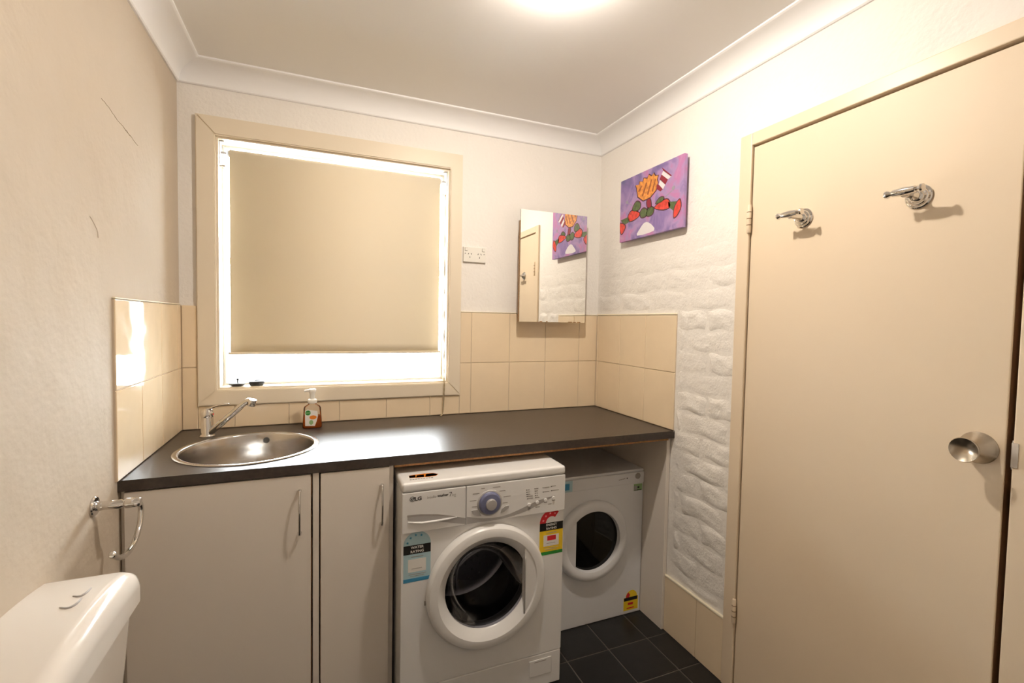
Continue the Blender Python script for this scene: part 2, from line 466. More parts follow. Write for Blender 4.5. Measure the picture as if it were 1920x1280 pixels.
for a in ((sx0, sx0+SB, sz0, sz1), (sx1-SB, sx1, sz0, sz1), (sx0+SB, sx1-SB, sz1-SB, sz1), (sx0+SB, sx1-SB, sz0, sz0+SB), (sx0+SB, sx1-SB, 1.585, 1.615)):
    finish('sash_bar', B(a[0], a[1], .082, .106, a[2], a[3], .002, 1), M_ALU, win)
finish('glass_pane', B(sx0+SB-.001, sx1-SB+.001, .093, .0945, sz0+SB-.001, 1.586), M_PANE, win)
finish('glass_pane', B(sx0+SB-.001, sx1-SB+.001, .093, .0945, 1.614, sz1-SB+.001), M_PANE, win)

# ------------------------------------------------------------------ door in the right wall
fr = struct_empty('trim_5', (W, FRY0, 0), 'cream architrave framing the door')
ax_ = W-.014
def board(name, y0, y1, z0, z1, x0=None, x1=None, bev=.003, m=M_CREAM):
    return finish(name, B(x0 if x0 is not None else ax_, x1 if x1 is not None else W, y0, y1, z0, z1, bev, 2), m, fr)
board('architrave', FRY0, DY0+.0035, .0, FRZ)
board('architrave', DY1-.014, FRY1, .0, FRZ)
board('architrave', DY1-.014, DY0+.0035, DZ+.007, FRZ)
# jamb lining and stop behind the leaf
board('jamb', FRY0-.03, DY0+.0035, 0, FRZ-.03, W, W+.075, 0); board('jamb', DY1-.014, FRY1+.03, 0, FRZ-.03, W, W+.075, 0)
board('jamb', DY1-.014, DY0+.0035, DZ+.007, FRZ-.03, W, W+.075, 0)
board('door_stop', DY1-.014, DY1+.02, 0, DZ+.007, W+.034, W+.050, 0, M_RAW); board('door_stop', DY0-.02, DY0+.0035, 0, DZ+.007, W+.034, W+.050, 0, M_RAW)
board('door_stop', DY1+.02, DY0-.02, DZ-.02, DZ+.007, W+.034, W+.050, 0, M_RAW)
board('strike_plate', DY1-.0145, DY1-.0125, 1.055, 1.120, W-.012, W+.025, 0, M_CHROME)
finish('strike_lip', B(W-.016, W-.0142, DY1-.024, DY1-.0125, 1.060, 1.115, .0006, 1), M_CHROME, fr)
dr = struct_empty('door_1', (W, -1.347, 0), 'flat cream painted door with satin knob')
lf = finish('door_leaf', B(W-.006, W+.030, DY1, DY0, .006, DZ, .0025, 2), M_DOOR, dr)
finish('door_leaf_edge', B(W-.0035, W+.0295, DY1-.0008, DY1, .008, DZ-.002), M_RAW, lf)
for z0, z1 in ((1.694, 1.793), (.265, .354)):
    hg = finish('hinge', lathe(NB(), [(.0, 0), (.006, 0), (.0078, .004), (.0078, z1-z0-.004), (.006, z1-z0), (0, z1-z0)], (W-.0165, DY0+.0015, z0), (0, 0, 1), 12), M_CREAM, dr, smooth=True, angle=40)
    for q in (.27, .5, .73):
        finish('knuckle_gap', lathe(NB(), [(.0081, 0), (.0081, .0022)], (W-.0165, DY0+.0015, z0+q*(z1-z0)), (0, 0, 1), 12), M_RAW, hg)
KY, KZ = -1.650, 1.088
kb = finish('door_knob', lathe(NB(), [(.037, 0), (.037, .003), (.034, .006), (.021, .026), (.0165, .034), (.0165, .044), (.022, .050), (.0275, .058), (.0285, .062), (.027, .0645), (.022, .0615), (.010, .055), (0, .053)], (W-.0055, KY, KZ), (-1, 0, 0), 40), M_SATIN, dr, smooth=True, angle=28)

# ------------------------------------------------------------------ robe hooks on the door
def hook(loc, label):
    x, y, z = loc
    t = thing('robe_hook', loc, label, 'hook', 'robe hooks on the door')
    finish('back_plate', lathe(NB(), [(.0305, 0), (.0305, .004), (.028, .0065), (.0245, .007), (.0235, .010), (.0215, .012), (.017, .0125), (.0155, .016), (.012, .020), (0, .020)], loc, (-1, 0, 0), 36), M_CHROME, t, smooth=True, angle=30)
    finish('post', lathe(NB(), [(.011, .0195), (.0085, .026), (.0075, .042), (.0085, .054), (.009, .064)], loc, (-1, 0, 0), 20), M_CHROME, t, smooth=True, angle=40)
    sp = [(0, -.042), (.0095, -.0415), (.0105, -.037), (.0058, -.029), (.0054, -.026), (.0088, -.0245), (.0102, -.012), (.0112, 0), (.0102, .012), (.0088, .0245), (.0054, .026), (.0058, .029), (.0105, .037), (.0095, .0415), (0, .042)]
    finish('cross_bar', lathe(NB(), sp, (x-.066, y, z+.006), (0, 1, 0), 20), M_CHROME, t, smooth=True, angle=40)
hook((W-.006, -1.505, 1.702), 'chrome robe hook on the door nearer the knob side')
hook((W-.006, -1.194, 1.709), 'chrome robe hook on the door nearer the hinges')

# ------------------------------------------------------------------ bench top
YB = -.638
cx, cy, cr = .291, -.366, .222
bm = NB()
holed(bm, [(.0, YB, BENCH), (W, YB, BENCH), (W, -.0005, BENCH), (.0, -.0005, BENCH)], circ((cx, cy, BENCH), cr-.010, 56, X, Y), (0, 0, -1), .032)
wt = finish('worktop', bm, M_BENCH); tag(wt, 'dark brown laminate worktop running wall to wall under the window', 'worktop')
finish('chipboard_underside', B(.757, 1.931, YB+.012, -.02, BENCH-.0425, BENCH-.0321), M_CHIP, wt)
finish('chipped_corner', prism(NB(), [(W-.0002, YB-.0006, BENCH-.0005), (W-.010, YB-.0006, BENCH-.0005), (W-.004, YB-.0006, BENCH-.006)], (0, 1, 0), .0005), M_INKG, wt)

# end panel beside dryer
ep = finish('bench_end_panel', B(1.9325, W-.0025, YB+.022, -.003, .0005, BENCH-.0325, .001, 1), M_LAM); tag(ep, 'tall white laminate panel holding up the right end of the worktop', 'panel')

# ------------------------------------------------------------------ sink cabinet
ct = thing('sink_cabinet', (.38, -.3, 0), 'white laminate two-door cabinet under the round sink', 'cabinet')
zb, zt = .10, BENCH-.0325
def cpart(name, *a, m=M_LAM, bev=.0008, parent=None): return finish(name, B(*a, bev, 1), m, parent or ct)
cpart('side_panel', .002, .016, YB+.022, -.02, zb, zt); cpart('side_panel', .741, .755, YB+.020, -.02, .0, zt, m=M_LAM)
cpart('divider', .5000, .5190, YB+.0055, -.02, zb, zt)
cpart('cabinet_floor', .016, .741, YB+.040, -.02, zb, zb+.016); cpart('back_panel', .016, .741, -.026, -.02, zb, zt)
cpart('kick_board', .002, .741, YB+.085, YB+.070, .0, zb, m=M_LAMG)
cpart('filler_strip', .0015, .0105, YB+.018, YB+.0215, zb, zt)
YD0, YD1 = YB+.0195, YB+.003
d1 = cpart('door', .0135, .4945, YD1, YD0, zb+.004, zt-.004)
d2 = cpart('door', .5235, .7395, YD1, YD0, zb+.004, zt-.004)
# chipped brown edges of the doors
for dd, x0, x1, amp in ((d1, .4945, .4962, .0026), (d2, .5222, .5235, .0012)):
    bm = NB(); z = zb+.01
    while z < zt-.02:
        h_ = random.uniform(.02, .06); e = random.uniform(.25, 1)*amp
        if x0 < .5: box(bm, x0, x0+.0006+e, YD1+.0003, YD0, z, min(z+h_, zt-.008))
        else: box(bm, x1-.0004-e, x1, YD1+.0003, YD0, z, min(z+h_, zt-.008))
        z += h_
    finish('worn_edge', bm, M_RAW, dd)
def bow(parent, x, z0, z1):
    L = z1-z0
    pts = smoothpts([(x, YD1, z0+.006), (x, YD1-.012, z0+.003), (x, YD1-.020, z0+.016), (x, YD1-.026, z0+L*.5), (x, YD1-.020, z1-.016), (x, YD1-.012, z1-.003), (x, YD1, z1-.006)], 5)
    n = len(pts); r = []
    for i in range(n):
        t = abs(i/(n-1)-.5)*2
        r.append(.0034+.0034*max(0, (t-.35)/.65))
    finish('handle', tube(NB(), pts, r, 10, flat=.75), M_CHROME, parent, smooth=True, angle=50)
bow(d1, .462, .675, .822); bow(d2, .7145, .669, .811)

# ------------------------------------------------------------------ sink
sk = thing('round_sink', (cx, cy, BENCH), 'round stainless steel sink set into the left end of the worktop', 'sink')
pr = [(cr+.004, .0003), (cr+.005, .0018), (cr+.003, .0032), (cr-.008, .0040), (cr-.013, .0025), (cr-.0155, -.006), (cr-.022, -.060), (cr-.028, -.105), (cr-.040, -.128), (cr-.065, -.140), (.10, -.146), (.045, -.149), (.030, -.150)]
o = finish('bowl', lathe(NB(), pr, (cx, cy, BENCH), (0, 0, 1), 64, cap0=False, cap1=False), M_STEEL, sk, smooth=True, angle=60)
finish('drain', lathe(NB(), [(.031, -.1495), (.029, -.147), (.024, -.1475), (.020, -.152), (0, -.152)], (cx, cy, BENCH), (0, 0, 1), 28), M_CHROME, sk, smooth=True, angle=40)
ovp = Vector((cx+.033, cy+math.sqrt((cr-.0178)**2-.033**2), BENCH-.026)); od = (Vector((cx, cy, BENCH-.026))-ovp).normalized()
finish('overflow_hole', lathe(NB(), [(.0115, -.003), (.0115, .0025), (.009, .003), (.0085, .002), (0, .002)], ovp, od, 20), M_GASK, sk, smooth=True, angle=30)

# ------------------------------------------------------------------ tap
tx, ty = .1205, -.147
tp = thing('mixer_tap', (tx, ty, BENCH), 'chrome single-lever mixer tap behind the round sink', 'tap')
finish('body', lathe(NB(), [(.0255, .0), (.0255, .004), (.0225, .007), (.0215, .012), (.0215, .070), (.0205, .074), (.0205, .076)], (tx, ty, BENCH), (0, 0, 1), 32), M_CHROME, tp, smooth=True, angle=40)
cp_ = finish('lever_cap', lathe(NB(), [(.0215, .0765), (.0225, .080), (.0225, .092), (.0195, .102), (.012, .110), (0, .112)], (tx, ty, BENCH), (0, 0, 1), 32), M_CHROME, tp, smooth=True, angle=50)
finish('lever', tube(NB(), smoothpts([(tx-.004, ty, BENCH+.104), (tx+.018, ty-.008, BENCH+.113), (tx+.045, ty-.020, BENCH+.123), (tx+.080, ty-.034, BENCH+.128)], 5), [.009]*5+[.0075]*5+[.006]*5+[.0045], 12, flat=.5), M_CHROME, cp_, smooth=True, angle=60)
finish('hot_cold_mark', lathe(NB(), [(.0035, 0), (.003, .001), (0, .001)], (tx+.0213, ty-.0075, BENCH+.087), (.94, -.34, 0), 12), M_RED, cp_)
p0 = Vector((tx+.012, ty-.008, BENCH+.018)); p3 = Vector((.272, -.243, BENCH+.143))
d_ = (p3-p0)
sp_ = smoothpts([p0, p0+d_*.30+Z*.002, p0+d_*.62+Z*.004, p0+d_*.86+Z*.008, p3+Z*.004, p3+Vector((.016, -.011, .000))], 5)
so = finish('spout', tube(NB(), sp_, [.0125]*6+[.0115]*8+[.0105]*(len(sp_)-14), 16), M_CHROME, tp, smooth=True, angle=60)
e_ = sp_[-1]
finish('aerator', lathe(NB(), [(.0, .012), (.0125, .012), (.0135, .008), (.0135, -.010), (.012, -.013), (.009, -.013), (0, -.010)], e_+Vector((-.003, .002, -.002)), (.25, -.15, 1), 24), M_CHROME, so, smooth=True, angle=40)

# ------------------------------------------------------------------ soap bottle
bx_, by_ = .491, -.100
sb = thing('soap_bottle', (bx_, by_, BENCH), 'clear pump bottle of orange hand soap beside the sink', 'bottle')
def oval(bm, levels, seg=28, p=2.7):
    prev = None
    for (rx, ry, z) in levels:
        pts = []
        for i in range(seg):
            a = 2*math.pi*i/seg; c, s = math.cos(a), math.sin(a)
            pts.append((bx_+rx*math.copysign(abs(c)**(2/p), c), by_+ry*math.copysign(abs(s)**(2/p), s), BENCH+z))
        rg = ring(bm, pts)
        if prev: bridge(bm, prev, rg)
        else: bm.faces.new(rg)
        prev = rg
    bm.faces.new(prev); return bm
shape = [(.037, .021, .0005), (.0385, .0225, .004), (.0385, .0225, .012), (.0365, .0215, .040), (.0345, .0205, .065), (.034, .020, .082), (.031, .0185, .090), (.022, .0165, .096), (.0165, .0155, .099), (.0165, .0155, .103)]
finish('bottle_body', oval(NB(), shape), M_BOTTLE, sb, smooth=True, angle=50)
finish('liquid', oval(NB(), [(.0355, .0195, .002), (.037, .021, .005), (.037, .021, .012), (.0352, .0200, .040), (.0345, .0196, .052)]), M_SOAP, sb, smooth=True, angle=50)
lab = finish('front_label', prism(NB(), [(bx_+x, by_-.0231, BENCH+z) for x, z in ((-.027, .012), (.010, .010), (.017, .030), (.022, .052), (.020, .072), (-.004, .078), (-.018, .081), (-.028, .075))], (0, 1, 0), .0006), M_WPR, sb)
def disc(name, x, z, rx, rz, m, par, y):
    finish(name, prism(NB(), [(bx_+x+rx*math.cos(a*math.pi/9), y, BENCH+z+rz*math.sin(a*math.pi/9)) for a in range(18)], (0, 1, 0), .0004), m, par)
disc('green_emblem', -.0165, .0665, .0105, .0105, M_GRN, lab, by_-.0236)
finish('emblem_bar', B(bx_-.0262, bx_-.007, by_-.0241, by_-.0236, BENCH+.0652, BENCH+.0678), M_LGRN, lab)
disc('orange_fruit', .003, .047, .014, .0085, M_ORG, lab, by_-.0236)
disc('green_leaf', -.004, .026, .008, .010, M_LGRN, lab, by_-.0236)
finish('pump_collar', lathe(NB(), [(.0175, .1035), (.0185, .106), (.0185, .116), (.016, .120), (.011, .122)], (bx_, by_, BENCH), (0, 0, 1), 28), M_PLAST, sb, smooth=True, angle=40)
ph_ = finish('pump_head', lathe(NB(), [(.0105, .1225), (.0105, .142), (.0125, .148), (.0145, .155), (.0145, .160), (.012, .1635), (0, .1645)], (bx_, by_, BENCH), (0, 0, 1), 28), M_PLAST, sb, smooth=True, angle=40)
finish('nozzle', tube(NB(), [(bx_-.006, by_, BENCH+.1565), (bx_-.022, by_-.004, BENCH+.1575), (bx_-.031, by_-.006, BENCH+.1555)], [.0055, .005, .0042], 12), M_PLAST, ph_, smooth=True, angle=50)

# ------------------------------------------------------------------ plugs on the sill
s0 = WZ0+lin
pl = thing('sink_plug', (.1945, .040, s0), 'grey sink plug with a small knob on the window sill', 'plug')
finish('disc', lathe(NB(), [(.020, .0002), (.030, .006), (.0325, .012), (.029, .014), (0, .015)], (.1945, .040, s0), Z, 28), M_GASK, pl, smooth=True, angle=40)
finish('knob', lathe(NB(), [(.003, .014), (.003, .023), (.0055, .025), (.0055, .031), (0, .033)], (.1965, .040, s0), Z, 14), M_BLACK, pl, smooth=True, angle=40)
pl = thing('sink_plug', (.2680, .040, s0), 'plain black rubber sink plug on the window sill', 'plug')
finish('disc', lathe(NB(), [(.024, .0002), (.0275, .004), (.0305, .014), (.029, .019), (.024, .021), (0, .020)], (.268, .040, s0), Z, 28), M_BLACK, pl, smooth=True, angle=40)
finish('ring_loop', tube(NB(), circ((.271, .038, s0+.0225), .010, 16, X, Y), .0018, 6, closed=True), M_BLACK, pl, smooth=True)

# ------------------------------------------------------------------ roller blind
RBX0, RBX1, RBZ = .1735, 1.0600, 2.038
rb = thing('roller_blind', (.6, .03, RBZ), 'cream roller blind pulled most of the way down the window', 'blind')
rr = .0165; yc = .040
finish('roller_tube', lathe(NB(), [(.0135, 0), (.0135, RBX1-RBX0+.016)], (RBX0-.008, yc, RBZ), X, 24), M_ALU, rb, smooth=True, angle=40)
bm = NB(); path = []
for k in range(17):
    a = math.radians(250-k*235/16)     # around the roll and off its room side
    path.append((yc-.0+rr*math.sin(a)*-1 if False else yc+rr*math.cos(a+math.pi/2), RBZ+rr*math.sin(a+math.pi/2)))
path = [(yc+rr*math.cos(math.radians(a)), RBZ+rr*math.sin(math.radians(a))) for a in range(-150, 181, 15)]
path += [(yc-rr, 2.0-.05*k) for k in range(0, 16)]+[(yc-rr, 1.214)]
a = ring(bm, [(RBX0, y, z) for y, z in path]); b = ring(bm, [(RBX1, y, z) for y, z in path]); bridge(bm, a, b, closed=False)
o = finish('blind_cloth', bm, M_BLIND, rb, smooth=True)
sm = o.modifiers.new('thickness', 'SOLIDIFY'); sm.thickness = .0007
finish('bottom_rail', B(RBX0-.004, RBX1+.004, yc-rr-.006, yc-rr+.006, 1.203, 1.214, .003, 2), M_BLIND, rb, smooth=True, angle=40, wn=True)
finish('rail_end_cap', B(RBX1+.004, RBX1+.007, yc-rr-.006, yc-rr+.006, 1.2025, 1.2145), M_GREYP, rb); finish('rail_end_cap', B(RBX0-.007, RBX0-.004, yc-rr-.006, yc-rr+.006, 1.2025, 1.2145), M_GREYP, rb)
for sgn, xw in ((1, WX0+lin), (-1, WX1-lin)):
    bk = finish('bracket', B(xw, xw+sgn*.003, yc-.022, yc+.022, RBZ-.055, WZ1-lin-.001), M_ALU, rb)
    finish('bracket_arm', B(xw+sgn*.003, xw+sgn*.024, yc-.004, yc+.004, RBZ-.004, RBZ+.004), M_GREYP, bk)
    finish('bracket_foot', B(xw+sgn*.003, xw+sgn*.022, yc-.018, yc+.016, RBZ-.060, RBZ-.055), M_SATIN, bk)
    finish('bracket_tab', B(xw+sgn*.003, xw+sgn*.018, yc-.020, yc+.016, WZ1-lin-.005, WZ1-lin-.001), M_ALU, bk)
# bead chain hanging over the sill down to the worktop
ch = [(1.080, .012, 1.97), (1.079, .002, 1.5), (1.078, -.012, 1.12), (1.077, -.0245, 1.05), (1.074, -.0250, .955), (1.072, -.026, .912), (1.066, -.034, .904), (1.058, -.038, .9035), (1.062, -.030, .904), (1.073, -.0262, .915), (1.0775, -.0250, .96), (1.081, -.0245, 1.05), (1.082, -.012, 1.12), (1.083, .002, 1.5), (1.084, .012, 1.97)]
cp2 = smoothpts(ch, 8)
finish('bead_chain', tube(NB(), cp2, [.0014 if i % 2 else .0020 for i in range(len(cp2))], 6), M_BEAD, rb, smooth=True)

# ------------------------------------------------------------------ power point
pp = thing('power_point', (1.2275, 0, 1.69), 'cream double power outlet on the wall between window and mirror', 'outlet')
fp = finish('face_plate', B(1.1695, 1.2860, -.0125, 0, 1.6525, 1.7265, .003, 2), M_PLAST, pp, smooth=True, angle=40, wn=True)
for cx_, sg in ((1.1985, -1), (1.2565, 1)):
    sw = finish('switch', B(cx_+sg*.0155-.006, cx_+sg*.0155+.006, -.0165, -.0122, 1.7065, 1.7205, .0015, 2), M_PLAST, pp)
    finish('switch_gap', B(cx_+sg*.0155-.007, cx_+sg*.0155+.007, -.0128, -.0124, 1.7055, 1.7215), M_INKG, sw)
    for dx, dz, an in ((-.0075, .006, .5), (.0075, .006, -.5), (0, -.0105, 0)):
        c0 = Vector((cx_-sg*.004+dx, -.0127, 1.6865+dz)); u = Vector((math.sin(an), 0, math.cos(an))); v = Vector((math.cos(an), 0, -math.sin(an)))
        finish('socket_slot', prism(NB(), [c0+u*.0042+v*.0013, c0-u*.0042+v*.0013, c0-u*.0042-v*.0013, c0+u*.0042-v*.0013], (0, 1, 0), .0004), M_DARK, pp)
    finish('screw_cap', lathe(NB(), [(.0028, 0), (.0028, .0006)], (cx_+sg*.0195, -.0125, 1.6935), (0, -1, 0), 12), M_INKG, pp)

# ------------------------------------------------------------------ mirror
mx0, mx1, mz0, mz1, my = 1.4390, 1.8165, 1.3637, 1.9200, -.090
mr = thing('wall_mirror', ((mx0+mx1)/2, 0, mz0), 'frameless rectangular mirror standing off the wall in the corner', 'mirror')
finish('mounting_box', B(mx0+.075, mx1-.075, my+.011, -.0087, mz0+.10, 1.80, .001, 1), M_WALL, mr)
finish('backing_board', B(mx0-.0012, mx1+.0005, my+.005, my+.011, mz0+.002, 1.866), M_CHIP, mr)
md = finish('mirror_front', B(mx0, mx1, my, my+.001, mz0, mz1), M_MIRROR, mr); finish('glass_edge', B(mx0, mx1, my+.001, my+.005, mz0, mz1), M_MIRE, md)
bm = NB()
for x0, x1 in ((.30, .34), (.40, .42), (.74, .80), (.82, .86), (.88, .93)):
    box(bm, mx0+x0*.377, mx0+x1*.377, my-.0003, my, mz0, mz0+random.uniform(.002, .005))
finish('worn_silvering', bm, M_CHIP, md, kind='stuff')

# ------------------------------------------------------------------ painting
FX = W-.036
c4 = [bp(u, v, 'x', FX) for u, v in ((1167.5, 340), (1286, 284.5), (1277, 429), (1158.5, 453))]
PY0 = (c4[0].y+c4[3].y)/2; PY1 = (c4[1].y+c4[2].y)/2; PZ0 = (c4[2].z+c4[3].z)/2; PZ1 = (c4[0].z+c4[1].z)/2
pt = thing('painting', (W-.010, (PY0+PY1)/2, PZ0), 'purple canvas painting with red, green and orange shapes on the right wall', 'painting')
bm = B(FX, W-.018, PY1, PY0, PZ0, PZ1, .0015, 2); cv = finish('canvas', bm, M_CANVAS, pt)
for z in (PZ1-.05, PZ0+.05):
    finish('hanging_spacer', B(W-.018, W-.0005, (PY0+PY1)/2-.02, (PY0+PY1)/2+.02, z-.012, z+.012), M_CHIP, pt)
M_POUT = mat('paint_dark_outline', (.10, .035, .05), .5)
def art(pix, m, lift=1, closed_smooth=True, name='painted_shape', outline=False):
    pts = [bp(1140+u/7.1125, 280+v/7.1125, 'x', FX) for u, v in pix]
    if closed_smooth:
        q = pts+pts[:3]; out = []
        for i in range(len(pts)):
            p0, p1, p2, p3 = (pts[(i+k) % len(pts)] for k in (-1, 0, 1, 2))
            for t in (0, .33, .67): out.append(.5*((2*p1)+(p2-p0)*t+(2*p0-5*p1+4*p2-p3)*t*t+(3*p1-p0-3*p2+p3)*t**3))
        pts = out
    if outline:
        cen = sum(pts, Vector())/len(pts)
        op = [cen+(p-cen)*(1+.006/max((p-cen).length, .01)) for p in pts]
        for p in op: p.x = FX; p.y = min(max(p.y, PY1+.001), PY0-.001); p.z = min(max(p.z, PZ0+.001), PZ1-.001)
        finish('painted_outline', prism(NB(), [p-X*(.0003*lift-.00015) for p in op], (1, 0, 0), .0001), M_POUT, cv)
    for p in pts:
        p.x = FX; p.y = min(max(p.y, PY1+.001), PY0-.001); p.z = min(max(p.z, PZ0+.001), PZ1-.001)
    finish(name, prism(NB(), [p-X*.0003*lift for p in pts], (1, 0, 0), .0003*lift-.00005), m, cv)
art([(390, 1150), (430, 1050), (490, 975), (560, 985), (615, 1080)], M_PWHITE, 1)
art([(385, 520), (372, 480), (420, 470), (425, 430), (470, 430), (480, 385), (525, 392), (545, 340), (580, 360), (610, 318), (630, 355), (668, 345), (655, 400), (665, 440), (640, 540), (560, 640), (470, 680), (400, 630)], M_PORANGE, 1, False, outline=True)
M_PBROWN = mat('paint_brown', (.34, .10, .03), .5, var=(60, .3))
for q in ([(400, 560), (450, 480), (462, 486), (416, 570)], [(450, 620), (510, 440), (524, 446), (468, 628)], [(520, 600), (575, 400), (590, 404), (538, 606)], [(585, 560), (630, 390), (642, 396), (600, 562)]): art(q, M_PBROWN, 2, False)
for i, (m, q) in enumerate(((M_PMAROON, [(650, 530), (700, 560), (730, 530), (680, 470), (650, 470)]), (M_PWHITE, [(680, 470), (735, 530), (765, 470), (700, 400)]), (M_PMAROON, [(690, 400), (765, 470), (800, 400), (715, 335)]), (M_PWHITE, [(715, 335), (800, 400), (845, 360), (740, 280)]), (M_PMAROON, [(740, 285), (840, 360), (850, 345), (720, 240)]))):
    art(q, m, 2, False)
art([(520, 690), (560, 660), (575, 760), (530, 770)], M_PMAROON, 2, outline=True)
art([(430, 850), (470, 790), (520, 810), (510, 880), (450, 905)], M_PGREEN, 2, outline=True); art([(510, 840), (560, 770), (610, 790), (590, 860), (530, 885)], M_PGREEN, 2, outline=True)
art([(620, 780), (720, 690), (800, 670), (830, 760), (740, 800)], M_PRED, 2, outline=True)
art([(800, 700), (920, 690), (890, 830), (810, 770)], M_PGREEN, 2, False); art([(960, 670), (970, 760), (930, 860), (880, 905), (885, 800), (920, 710)], M_PRED, 3, outline=True)
art([(640, 720), (690, 650), (740, 640), (720, 700)], M_PGREEN, 2, outline=True)
art([(270, 900), (320, 820), (420, 850), (390, 910), (290, 960)], M_PRED, 2, outline=True)
art([(170, 950), (270, 900), (290, 960), (220, 1010)], M_PGREEN, 2, False); art([(150, 1000), (210, 1000), (230, 1040), (180, 1130)], M_PRED, 3, outline=True)
art([(330, 790), (380, 700), (430, 720), (420, 790), (350, 830)], M_PGREEN, 2, outline=True)
art([(850, 520), (880, 480), (895, 500), (870, 550)], M_PGREY, 2); art([(760, 630), (850, 545), (856, 552), (766, 640)], M_PGREY, 1, False)
art([(235, 700), (265, 680), (270, 720), (245, 725)], M_PGREY, 2); art([(270, 715), (430, 800), (426, 808), (266, 722)], M_PGREY, 1, False)

# ------------------------------------------------------------------ washing machine
wx0, wx1, wy, wz1 = .7655, 1.3600, -.730, .836
wm = thing('washing_machine', ((wx0+wx1)/2, -.45, 0), 'white front-loading washing machine under the worktop beside the cabinet', 'washing machine')
wxc, wzc, wr_ = 1.0625, .443, .216
bm = NB()   # shell: sides, back, bottom
box(bm, wx0, wx0+.012, wy+.012, -.165, .016, .802); box(bm, wx1-.012, wx1, wy+.012, -.165, .016, .802)
box(bm, wx0+.012, wx1-.012, -.177, -.165, .016, .802); box(bm, wx0+.012, wx1-.012, wy+.012, -.177, .016, .026)
sh = finish('shell', bm, M_WHITE, wm)
r = .010
def rrect(x0, x1, z0, z1, y, r=.010, n=5):
    out = []
    for cx_, cz_, a0 in ((x1-r, z1-r, 0), (x0+r, z1-r, 90), (x0+r, z0+r, 180), (x1-r, z0+r, 270)):
        for k in range(n): 
            a = math.radians(a0+90*k/(n-1)); out.append((cx_+r*math.cos(a), y, cz_+r*math.sin(a)))
    return out
finish('front_panel', holed(NB(), rrect(wx0, wx1, .1395, .668, wy, .003, 3), circ((wxc, wy, wzc), .176, 48, X, Z), (0, 1, 0), .012), M_WHITE, wm)
kp = finish('kick_panel', B(wx0, wx1, wy, wy+.012, .014, .1365, .003, 2), M_WHITE, wm)
fd = finish('filter_cover', B(1.232, 1.322, wy-.0022, wy, .058, .118, .002, 2), M_WHITE, kp)
finish('finger_slot', B(1.252, 1.300, wy-.0026, wy-.0021, .109, .1115), M_INKG, fd)
lid = finish('top_lid', B(wx0-.001, wx1+.001, wy-.010, -.160, .8045, wz1, .010, 4), M_WHITE, wm, smooth=True, angle=35, wn=True)
cpn = finish('control_panel', B(.9805, wx1, wy-.010, wy+.012, .6705, .8035, .0035, 2), M_WHITE, wm, smooth=True, angle=35, wn=True)
dw = finish('detergent_drawer', B(wx0, .9790, wy-.010, wy+.012, .6705, .8035, .0035, 2), M_WHITE, wm, smooth=True, angle=35, wn=True)
yp = wy-.0103
def Q(u, v): return bp(740+u/6, 870+v/6, 'y', yp)
def dec(name, pix, m, par, lift=1, y=None, f=Q):
    pts = [f(*p) for p in pix]
    return finish(name, prism(NB(), [p-Y*.0002*lift for p in pts], (0, 1, 0), .0002*lift), m, par)
# drawer pull: dark slanted scoop with a bright lip
dec('pull_recess', [(142, 575), (300, 562), (480, 562), (640, 580), (690, 590), (560, 615), (420, 640), (260, 655), (145, 632)], M_SILV, dw, 1)
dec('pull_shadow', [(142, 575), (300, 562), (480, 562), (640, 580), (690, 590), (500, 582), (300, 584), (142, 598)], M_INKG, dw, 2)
finish('pull_lip', tube(NB(), [Q(*p)-Y*.001 for p in ((150, 655), (300, 660), (450, 640), (600, 612), (700, 592))], [.002, .004, .004, .003, .001], 8), M_WHITE, dw, smooth=True)
dec('silver_swoosh', [(690, 590), (798, 605), (800, 672), (420, 640), (560, 615)], M_SILV, dw, 1)
dec('silver_swoosh', [(812, 590), (900, 604), (1000, 608), (1100, 604), (1200, 588), (1300, 555), (1400, 510), (1500, 462), (1600, 412), (1700, 378), (1810, 350), (1650, 440), (1500, 520), (1350, 575), (1200, 615), (1050, 640), (900, 660), (814, 672)], M_SILV, cpn, 1)
DC = Q(1070, 435)
dl = finish('dial', lathe(NB(), [(.0400, 0), (.0400, .002), (.0365, .006), (.0365, .011), (.034, .013), (.022, .0135)], DC, (0, -1, 0), 40, cap1=True), M_DIALB, wm, smooth=True, angle=35)
finish('dial_surround', lathe(NB(), [(.0455, 0), (.0450, .0012), (.0405, .0016)], DC, (0, -1, 0), 40), M_SILV, dl, smooth=True)
finish('dial_cap', lathe(NB(), [(.0195, .013), (.0195, .020), (.0175, .023), (0, .024)], DC, (0, -1, 0), 32), M_SILV, dl, smooth=True, angle=40)
for pix in ([(865, 520), (930, 510), (950, 540), (972, 578), (920, 580), (880, 555)], [(1190, 545), (1205, 500), (1240, 470), (1285, 458), (1278, 490), (1230, 530)]):
    finish('side_button', prism(NB(), [Q(*p)-Y*.003 for p in pix], (0, 1, 0), .0028), M_GREYP, cpn)
for (u, v) in ((1510, 455), (1603, 428), (1695, 402), (1785, 378)):
    finish('push_button', lathe(NB(), [(.0066, 0), (.0066, .002), (.0055, .0034), (0, .0036)], Q(u, v), (0, -1, 0), 16), M_WHITE, cpn, smooth=True, angle=35)
bm = NB()      # small grey print around the dial and by the buttons (too small to read)
def dash(u, v, w, h=8, tilt=-.13):
    pts = [Q(u+a, v+a*tilt+b) for a, b in ((0, 0), (w, 0), (w, h), (0, h))]
    prism(bm, [p-Y*.0002 for p in pts], (0, 1, 0), .0002)
